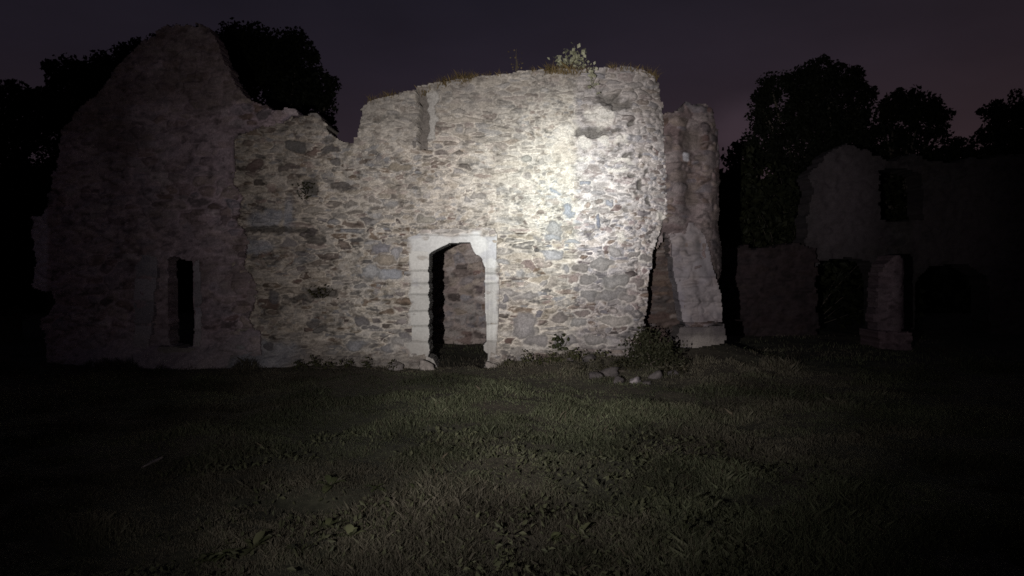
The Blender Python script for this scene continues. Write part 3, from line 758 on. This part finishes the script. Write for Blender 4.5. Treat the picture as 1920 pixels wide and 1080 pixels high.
tree('broadleaf_tree', 'large rounded black tree crown rising behind the right slope of the gable', 'tree',
     [(430, 100, 48), (470, 92, 50), (515, 100, 56), (560, 130, 56), (590, 165, 46), (500, 165, 60), (440, 160, 50), (560, 195, 50), (612, 205, 30), (608, 232, 26), (596, 250, 26), (545, 250, 40), (585, 285, 40), (520, 300, 55)], 19.5, 520, leaf=.10, group='trees behind the ruin')
tree('broadleaf_tree', 'black tree mass sloping down behind the left slope of the gable', 'tree',
     [(300, 110, 52), (345, 98, 52), (245, 128, 52), (205, 160, 58), (250, 220, 70), (170, 180, 50), (320, 200, 80), (180, 280, 70), (390, 110, 50), (240, 330, 80)], 20.5, 230, leaf=.10, group='trees behind the ruin')
tree('broadleaf_tree', 'small knobbly black tree with a pointed bump, left of the gable', 'tree',
     [(128, 132, 34), (150, 150, 40), (112, 170, 44), (150, 220, 60), (90, 210, 50), (120, 300, 70), (85, 390, 60), (110, 470, 60)], 19.0, 110, leaf=.10, group='trees behind the ruin')
tree('broadleaf_tree', 'low black tree at the left edge of the picture', 'tree',
     [(30, 180, 36), (-10, 190, 40), (62, 195, 36), (30, 260, 60), (-30, 300, 70), (50, 350, 60), (10, 430, 70), (40, 520, 60), (-20, 560, 60)], 18.5, 20, leaf=.10, group='trees behind the ruin')
tree('broadleaf_tree', 'tallest black tree on the right, with a broad domed top', 'tree',
     [(1535, 145, 42), (1500, 165, 38), (1570, 160, 42), (1445, 165, 34), (1425, 195, 26), (1440, 225, 34), (1490, 215, 46), (1545, 220, 55), (1610, 190, 32), (1600, 235, 50), (1430, 285, 44), (1480, 290, 60), (1560, 300, 60), (1395, 300, 36)], 25, 1500, leaf=.12, group='trees behind the ruin')
tree('broadleaf_tree', 'loose black tree with ragged gaps, right of the tallest tree', 'tree',
     [(1700, 196, 34), (1735, 200, 30), (1668, 205, 32), (1770, 215, 22), (1755, 240, 26), (1710, 240, 40), (1660, 250, 36), (1700, 300, 55), (1760, 290, 34), (1640, 310, 50)], 24.5, 1700, leaf=.12, dens=.85, group='trees behind the ruin')
tree('broadleaf_tree', 'flat-topped black tree at the right edge of the picture', 'tree',
     [(1870, 212, 30), (1905, 208, 32), (1950, 205, 40), (1860, 245, 26), (1900, 260, 45), (1960, 270, 60), (1840, 290, 40), (1880, 320, 50), (1800, 300, 40)], 24, 1890, leaf=.12, group='trees behind the ruin')
def bush(name, label, cat, blobs, D, leaf=.08, dens=1.0, cA=(.03, .04, .016), cB=(.06, .075, .028)):
    bx = sum(b[0] for b in blobs) / len(blobs)
    x, _ = at(bx, 600, D)
    base = Vector((x, D, float(gz(x, D)) - .04))
    t = thing(name, label, cat, base)
    pts = []; specs = []
    for px, py, r in blobs:
        c = P3(px, py, D); R = r / F * D
        n = int(dens * 14 * (R * R) / (leaf * leaf))
        q = rng.normal(size=(n, 3)); q /= np.linalg.norm(q, axis=1)[:, None]
        q = q * (R * rng.random(n) ** .5)[:, None] * np.array([1, .7, 1]) * (.75 + .5 * rng.random((n, 1)))
        pts.append(q + np.array(c - base))
        specs.append(limb(Vector((random.uniform(-.1, .1), 0, 0)), (c - base) * .75, min(.012 + .02 * R, .02), .004, wob=.1))
    tubes('stem', specs, M_BARK, t, 5)
    link('foliage', leaves_mesh('foliage', np.concatenate(pts), leaf, colA=cA, colB=cB), M_LEAF, t)
    return t
bush('hedge', 'tall black hedge filling the gap right of the ashlar pier', 'hedge',
     [(1380, 300, 34), (1400, 330, 50), (1370, 380, 44), (1420, 380, 60), (1480, 370, 70), (1400, 450, 60), (1470, 440, 60), (1530, 420, 60), (1450, 520, 60), (1540, 520, 60), (1600, 470, 60), (1600, 560, 60), (1690, 380, 60), (1690, 470, 60), (1680, 560, 60)], 23.0, leaf=.2, cA=(.010, .012, .006), cB=(.02, .022, .010))
bush('nettle_patch', 'rough low nettles along the wall foot between the doorway and the shrub', 'weeds',
     [(955, 682, 14), (985, 674, 19), (1012, 680, 16), (1042, 676, 20), (1075, 670, 18), (1100, 676, 18), (1130, 668, 16)], 12.85, leaf=.05, dens=.5, cA=(.04, .042, .02), cB=(.065, .066, .03))
bush('nettle_patch', 'rough low weeds along the foot of the dim wall left of the doorway', 'weeds',
     [(590, 680, 19), (620, 684, 15), (650, 682, 15), (690, 685, 14), (560, 685, 14), (735, 686, 12)], 12.85, leaf=.05, dens=.5, cA=(.04, .042, .02), cB=(.065, .066, .03))
bush('nettle_patch', 'straggling weeds growing through the stones of the rubble mound below the shrub', 'weeds',
     [(1090, 694, 18), (1125, 690, 22), (1160, 692, 24), (1195, 696, 22), (1250, 694, 24), (1280, 696, 18), (1140, 710, 14), (1230, 706, 14)], 12.0, leaf=.05, dens=.35, cA=(.022, .021, .012), cB=(.042, .038, .022))
bush('shrub', 'dark leafy shrub at the foot of the broken right end of the lit wall', 'shrub',
     [(1222, 645, 30), (1196, 664, 34), (1248, 664, 32), (1222, 684, 40), (1180, 690, 28), (1268, 686, 24), (1206, 626, 18), (1160, 690, 20)], 12.4, leaf=.05, dens=1.0, cA=(.022, .024, .013), cB=(.042, .042, .024))

def woodland(name, label, x0, x1, D, tops, leaf, n):
    px = rng.uniform(x0, x1, n)
    top = np.interp(px, [a for a, _ in tops], [b for _, b in tops]) + (fbm(px * .02, px * 0, 55, 4) - .5) * 60
    xa = (px - 960) / F * D
    zt = CAMZ + (HZ - top) / F * D
    z = zt * (1 - rng.random(n) ** 1.2)
    y = D + rng.uniform(-.2, 2.2, n) + (fbm(xa * .8, z * .8, 57, 3) - .5) * 2
    t = link(name, leaves_mesh(name, np.stack([xa, y, z], 1), leaf), M_LEAF)
    tag(t, label, 'woodland', kind='stuff')
woodland('woodland', 'solid dark woodland closing the view behind the whole ruin', -300, 2200, 31, [(-300, 330), (640, 330), (700, 430), (1250, 430), (1340, 330), (2200, 300)], .5, 60000)

# plants rooted on top of the wall
def sprig(name, label, cat, px, py, D, stems, leaf, cA, cB, n_leaf=14, lean=.35, hang=0):
    base = P3(px, py, D)
    t = thing(name, label, cat, base)
    specs = []; pts = []
    for hgt, dx in stems:
        tip = Vector((dx + random.uniform(-.03, .03), random.uniform(-.12, .08), hgt))
        specs.append(limb(Vector((dx * .3, 0, -.05)), tip, .006, .003, n=4, wob=.12))
        for k in range(n_leaf):
            f = random.uniform(.35, 1.05)
            pts.append(np.array(tip * f) + rng.normal(0, .035 + .035 * f, 3))
    tubes('stem', specs, M_LEAF, t, 4, color=cA)
    link('leaves', leaves_mesh('leaves', np.array(pts), leaf, colA=cA, colB=cB, elong=1.35), M_LEAF, t)
    return t
sprig('wall_weed', 'pale leafy weed sprouting highest on the top of the lit wall', 'weed', 1073, 128, 13.5,
      [(.20, -.22), (.30, -.12), (.34, .02), (.26, .10), (.27, .20), (.16, .27), (.15, -.28)], .085, (.20, .205, .13), (.34, .34, .24), 15)
sprig('wall_weed', 'small pale weed hanging over the lit wall below the tall tuft', 'weed', 1109, 150, 13.2,
      [(.16, -.03), (.20, .03), (.06, .05), (-.12, .02)], .07, (.22, .22, .15), (.36, .355, .26), 9)
sprig('wall_weed', 'thin solitary stalk standing on the lit wall left of the leafy tuft', 'weed', 969, 140, 13.5,
      [(.42, .0), (.34, -.03), (.26, .04)], .04, (.09, .075, .04), (.13, .10, .055), 10)
sprig('wall_weed', 'little dark weed in a joint at the foot of the wall right of the door', 'weed', 1050, 652, 13.2,
      [(.16, -.06), (.2, .04), (.14, .1), (.1, -.1)], .08, (.025, .03, .014), (.045, .05, .022), 8)
sprig('wall_weed', 'dark weed rooted halfway up the dim low wall left of the high part', 'weed', 574, 358, 13.3,
      [(.12, -.05), (.1, .06), (-.1, .0), (.05, -.1)], .05, (.03, .032, .016), (.05, .05, .025), 12)
sprig('wall_weed', 'dark mossy tuft in the hollow low on the dim wall left of the door', 'weed', 600, 553, 13.3,
      [(.08, -.2), (.1, .1), (.06, .0), (.05, -.1), (.08, .2)], .05, (.035, .034, .016), (.055, .05, .025), 12)

def blades(name, X, Y, Zb, Hh, Wd, colors, lean=.5):
    n = len(X)
    an = rng.random(n) * 2 * math.pi; ln = Hh * lean * rng.random(n)
    fa = rng.random(n) * math.pi
    wx = np.cos(fa) * Wd; wy = np.sin(fa) * Wd
    B = np.stack([X, Y, Zb], 1)
    w3 = np.stack([wx, wy, 0 * wx], 1)
    mid = B + np.stack([np.cos(an) * ln * .3, np.sin(an) * ln * .3, Hh * .6], 1)
    tip = B + np.stack([np.cos(an) * ln, np.sin(an) * ln, Hh], 1)
    V = np.stack([B - w3, B + w3, mid + w3 * .7, tip, mid - w3 * .7], 1).reshape(-1, 3)
    i = np.arange(n)[:, None] * 5 + np.array([[0, 1, 2, 3, 4]])
    return raw_mesh(name, V, i.ravel(), np.full(n, 5), np.repeat(colors, 5, 0), smooth=False)
def lerp_top(px):
    tops = [(676, 196), (690, 184), (735, 176), (778, 168), (800, 162), (850, 150), (905, 140), (960, 136), (1010, 131), (1050, 128), (1085, 133), (1120, 126), (1165, 122), (1210, 127), (1236, 134)]
    return np.interp(px, [a for a, _ in tops], [b for _, b in tops])
n = 15000
px = rng.uniform(684, 1238, n)
pat = fbm(px * .03, px * 0 + 2, 801, 3)
keep = rng.random(n) < sstep(.25, .6, pat) * np.interp(px, [684, 780, 900, 1060, 1120, 1238], [.35, .6, 1, 1, .7, .9])
px = px[keep]; n = len(px)
Dd = 13.38 + rng.random(n) ** 1.3 * .75
Xg, Zg = [], []
for a, d_ in zip(px, np.full(n, 13.4)):
    x, z = at(a, float(lerp_top(a)) + 3, d_); Xg.append(x); Zg.append(z)
Xg = np.array(Xg); Zg = np.array(Zg) - .03 - .05 * rng.random(n)
Dd = Dd + np.clip((px - 1150) / 118, 0, 1.3) ** 2 * .55
t = rng.random(n)[:, None]
cc = np.array([.10, .075, .035]) * (1 - t) + np.array([.17, .125, .06]) * t
wg = link('wall_top_grass', blades('wall_top_grass', Xg, Dd, Zg, .06 + .13 * rng.random(n) * (.4 + pat[keep] * 1.2), .003 + .003 * rng.random(n), cc, 1.2), M_GRASS)
tag(wg, 'short dry brown grass growing along the top of the lit wall', 'grass', kind='stuff')

# lawn
parts = []
def band(y0, y1, xr, dens):
    n = int((y1 - y0) * 2 * xr * dens)
    return rng.uniform(-xr, xr, n), rng.uniform(y0, y1, n)
for y0, y1, xr, de in ((3.2, 5, 3.9, 9500), (5, 7, 5.2, 5600), (7, 9.5, 6.6, 2900), (9.5, 13.3, 8.5, 1300), (13.3, 16.8, 9.0, 180), (14.3, 20, 10, 60)):
    parts.append(band(y0, y1, xr, de))
X = np.concatenate([p[0] for p in parts]); Y = np.concatenate([p[1] for p in parts])
cl = fbm(X * 1.6, Y * 1.6, 901, 4); cl2 = fbm(X * .5 + 7, Y * .7, 902, 3); tuft = fbm(X * 3.4, Y * 3.4, 903, 3)
k = rng.random(len(X)) < (.6 + .3 * sstep(.38, .62, cl) + .3 * sstep(.4, .6, tuft))
X, Y, cl, cl2, tuft = X[k], Y[k], cl[k], cl2[k], tuft[k]
n = len(X)
Hh = (.018 + .05 * sstep(.42, .68, cl) + .035 * sstep(.5, .8, tuft)) * (.5 + .8 * rng.random(n))
Hh = Hh + (.10 + .1 * rng.random(n)) * sstep(.55, .75, cl) * np.exp(-((Y - 12.9) / .5) ** 2)
Wd = .0006 + .00030 * Y * (.5 + .8 * rng.random(n))
t = np.clip(sstep(.35, .65, cl2) + rng.normal(0, .22, n), 0, 1)[:, None]
cc = np.array([.100, .110, .064]) * (1 - t) + np.array([.125, .112, .082]) * t
dry = (rng.random(n) < .05)[:, None]
cc = np.where(dry, np.array([.12, .10, .07]), cc) * ((.72 + .4 * rng.random((n, 1))) * (.55 + .6 * sstep(.3, .7, fbm(X * 1.1 + 5, Y * .8, 905, 4)))[:, None])
lawn = link('grass', blades('grass', X, Y, gz(X, Y) - .005, Hh, Wd, cc, 1.1), M_GRASS)
tag(lawn, 'rough tussocky dark lawn grass in front of the ruin', 'grass', kind='stuff')

# low leafy ground cover between the grass, nearest the viewer
n = 9000
cx_ = rng.uniform(-3.2, 2.6, n); cy_ = 3.6 + 4.2 * rng.random(n) ** 1.4
kk = rng.random(n) < sstep(.42, .74, fbm(cx_ * 1.7 + 3, cy_ * 1.4, 951, 4) + .06 * (cy_ < 5.2))
cx_, cy_ = cx_[kk], cy_[kk]
cz_ = gz(cx_, cy_) + .015 + .06 * rng.random(len(cx_))
cover_ = link('ground_cover', leaves_mesh('ground_cover', np.stack([cx_, cy_, cz_], 1), .042, colA=(.050, .054, .030), colB=(.078, .080, .046), elong=2.0, curl=.5), M_LEAF)
tag(cover_, 'patches of small-leaved clover-like ground cover in the nearest part of the lawn', 'ground cover', kind='stuff')

# broad-leaved weeds in the lawn
def rosette(label, px, py, nl, L, cA, cB):
    D = 1.6 * F / (py - HZ)
    x = (px - 960) / F * D
    o = Vector((x, D, float(gz(x, D))))
    V = []; Fc = []; C = []
    for k in range(nl):
        an = random.uniform(0, 2 * math.pi); l = L * random.uniform(.55, 1.15); wd = l * random.uniform(.16, .26)
        el = random.uniform(.15, 1.1); d = Vector((math.cos(an), math.sin(an), 0)); s = Vector((-d.y, d.x, 0))
        t = random.random(); c = [a * (1 - t) + b * t for a, b in zip(cA, cB)]
        b0 = len(V)
        for f, wf in ((0, .15), (.3, .8), (.6, 1), (.85, .6), (1, .05)):
            p = d * (l * f * math.cos(el)) + Vector((0, 0, l * (f * math.sin(el) - .35 * f * f) + .01))
            for sg, up in ((-1, .25), (0, 0), (1, .25)):
                V.append(p + s * (sg * wd * wf) + Vector((0, 0, up * wd * wf))); C.append(c)
        for r in range(4):
            for q in range(2):
                i = b0 + r * 3 + q
                Fc.append((i, i + 1, i + 4, i + 3))
    me = raw_mesh('weed', np.array([tuple(v) for v in V]), np.array(Fc).ravel(), np.full(len(Fc), 4), np.array(C))
    ob = link('weed', me, M_LEAF); ob.location = o
    tag(ob, label, 'weed', 'broad-leaved weeds in the lawn')
G1, G2 = (.05, .058, .028), (.085, .092, .045)
for lab, x, y, nl, L, a, b in (
        ('pale broad-leaved weed, brightest in the lawn left of centre near the bottom', 655, 1022, 9, .13, G1, (.15, .155, .085)),
        ('broad-leaved weed with upright pale leaf at the lower left of the lawn', 470, 1040, 9, .15, G1, (.14, .14, .08)),
        ('small weed clump right of the lowest left weed, low in the lawn', 560, 1048, 8, .12, G1, G2),
        ('weed tuft in the middle distance of the lawn, left of the doorway line', 618, 925, 10, .13, G1, G2),
        ('weed with round leaves beside the middle lawn tuft', 702, 930, 8, .11, G1, G2),
        ('small weed directly below the doorway in the lawn', 775, 935, 7, .10, G1, G2),
        ('bright weed leaf clump near the bottom, right of the picture centre line', 1088, 1008, 9, .14, G1, (.16, .16, .09)),
        ('weed low in the lawn just right of the centre line', 1035, 1015, 9, .13, G1, G2),
        ('weed by itself on the right side of the lit lawn', 1275, 1016, 8, .12, G1, G2),
        ('faint weed rightmost in the foreground lawn', 1365, 1042, 8, .12, G1, G2),
        ('weed at the very bottom of the picture on the left', 400, 1066, 9, .13, G1, G2),
        ('small weed between the two pale ones at the bottom left', 610, 993, 8, .12, G1, G2)):
    rosette(lab, x, y, nl, L, a, b)

# fallen stones
def rock(label, cat, px, py, r, c, D=None, flat=.65, name='fallen_stone', group='fallen stones in the grass'):
    D = D or 1.6 * F / (py + r * .5 - HZ)
    R = r / F * D
    x = (px - 960) / F * D
    nu, nv = 22, 14
    th = np.linspace(0, 2 * math.pi, nu, endpoint=False); ph = np.linspace(.02, math.pi - .02, nv)
    TH, PH = np.meshgrid(th, ph)
    dx, dy, dz = np.cos(TH) * np.sin(PH), np.sin(TH) * np.sin(PH), np.cos(PH)
    s = int(abs(px) + py)
    def n3(k): return fbm(dx * k + dz * 1.7 * k + 20, dy * k - dz * k + 20, s, 3)
    ee = (np.abs(dx + .3 * dz) ** 5 + np.abs(dy - .2 * dx) ** 5 + np.abs(dz + .25 * dy) ** 5) ** (-1 / 5)
    rad = R * ee * (.65 + .6 * n3(1.6) * 1.0)
    V = np.stack([dx * rad, dy * rad * .85, dz * rad * flat], -1).reshape(-1, 3)
    idx = np.arange(nu * nv).reshape(nv, nu)
    Q = np.stack([idx[:-1], np.roll(idx, -1, 1)[:-1], np.roll(idx, -1, 1)[1:], idx[1:]], -1).reshape(-1, 4)[:, ::-1]
    fl = list(Q.ravel()) + list(idx[0]) + list(idx[-1][::-1])
    col = np.array(c) * (.7 + .6 * fbm(V[:, 0] * 14 + 9, V[:, 1] * 14 + V[:, 2] * 9, s + 4, 3))[:, None]
    me = raw_mesh(name, V, fl, [4] * len(Q) + [nu, nu], col)
    o = link(name, me, M_ROCK)
    o.location = (x, D, float(gz(x, D)) + R * flat * .12)
    o.rotation_euler = (.35 * math.sin(s), .3 * math.cos(s * 1.7), s % 6)
    tag(o, label, cat, group)
rock('palest fallen stone, lying alone in the grass below the shrub', 'stone', 1191, 718, 12, (.22, .20, .205))
rock('grey fallen stone at the right edge of the shrub', 'stone', 1262, 706, 10, (.09, .08, .083))
rock('tilted grey stone sunk in grass left of the shrub', 'stone', 1105, 690, 15, (.07, .063, .06))
rock('broad dark stone in the rubble below the wall foot', 'stone', 1140, 704, 18, (.075, .066, .063))
rock('small stone nearest the lit wall in the rubble left of the shrub', 'stone', 1148, 676, 8, (.08, .072, .07))
rock('brownish stone leaning at the left end of the rubble', 'stone', 1088, 672, 12, (.08, .07, .067))
rock('low dark stone between the shrub and the palest stone', 'stone', 1228, 712, 13, (.085, .075, .073))
for k_, (lab, px_, py_, r_, c_) in enumerate((
        ('angular dark stone highest on the rubble mound, against the wall corner', 1172, 664, 15, .13), ('flat dim stone on the left slope of the rubble mound', 1118, 712, 14, .10),
        ('small dark stone at the front foot of the rubble mound', 1160, 722, 10, .11), ('dim stone just right of the palest fallen stone', 1214, 722, 9, .13),
        ('dark stone at the far right end of the rubble mound', 1284, 690, 12, .09), ('stone half buried between wall and mound on the left', 1100, 664, 11, .12),
        ('little stone lying left of the rubble mound', 1068, 692, 8, .12), ('upright dark stone just behind the shrub', 1236, 672, 14, .08))):
    rock(lab, 'stone', px_, py_, r_, (c_ * .66, c_ * .58, c_ * .57), flat=.55 + .2 * (k_ % 3))
rock('rounded footing stone sticking out at the left door jamb', 'stone', 800, 682, 16, (.26, .235, .21), 12.95)
rock('footing stone lying at the foot of the right door jamb', 'stone', 922, 686, 13, (.26, .235, .21), 13.05)
rock('grey footing stone under the wall left of the doorway', 'stone', 742, 678, 15, (.22, .20, .185), 13.0)
rock('long pale flat stone half hidden in the dark grass at left', 'stone', 276, 853, 26, (.20, .17, .165), flat=.12)
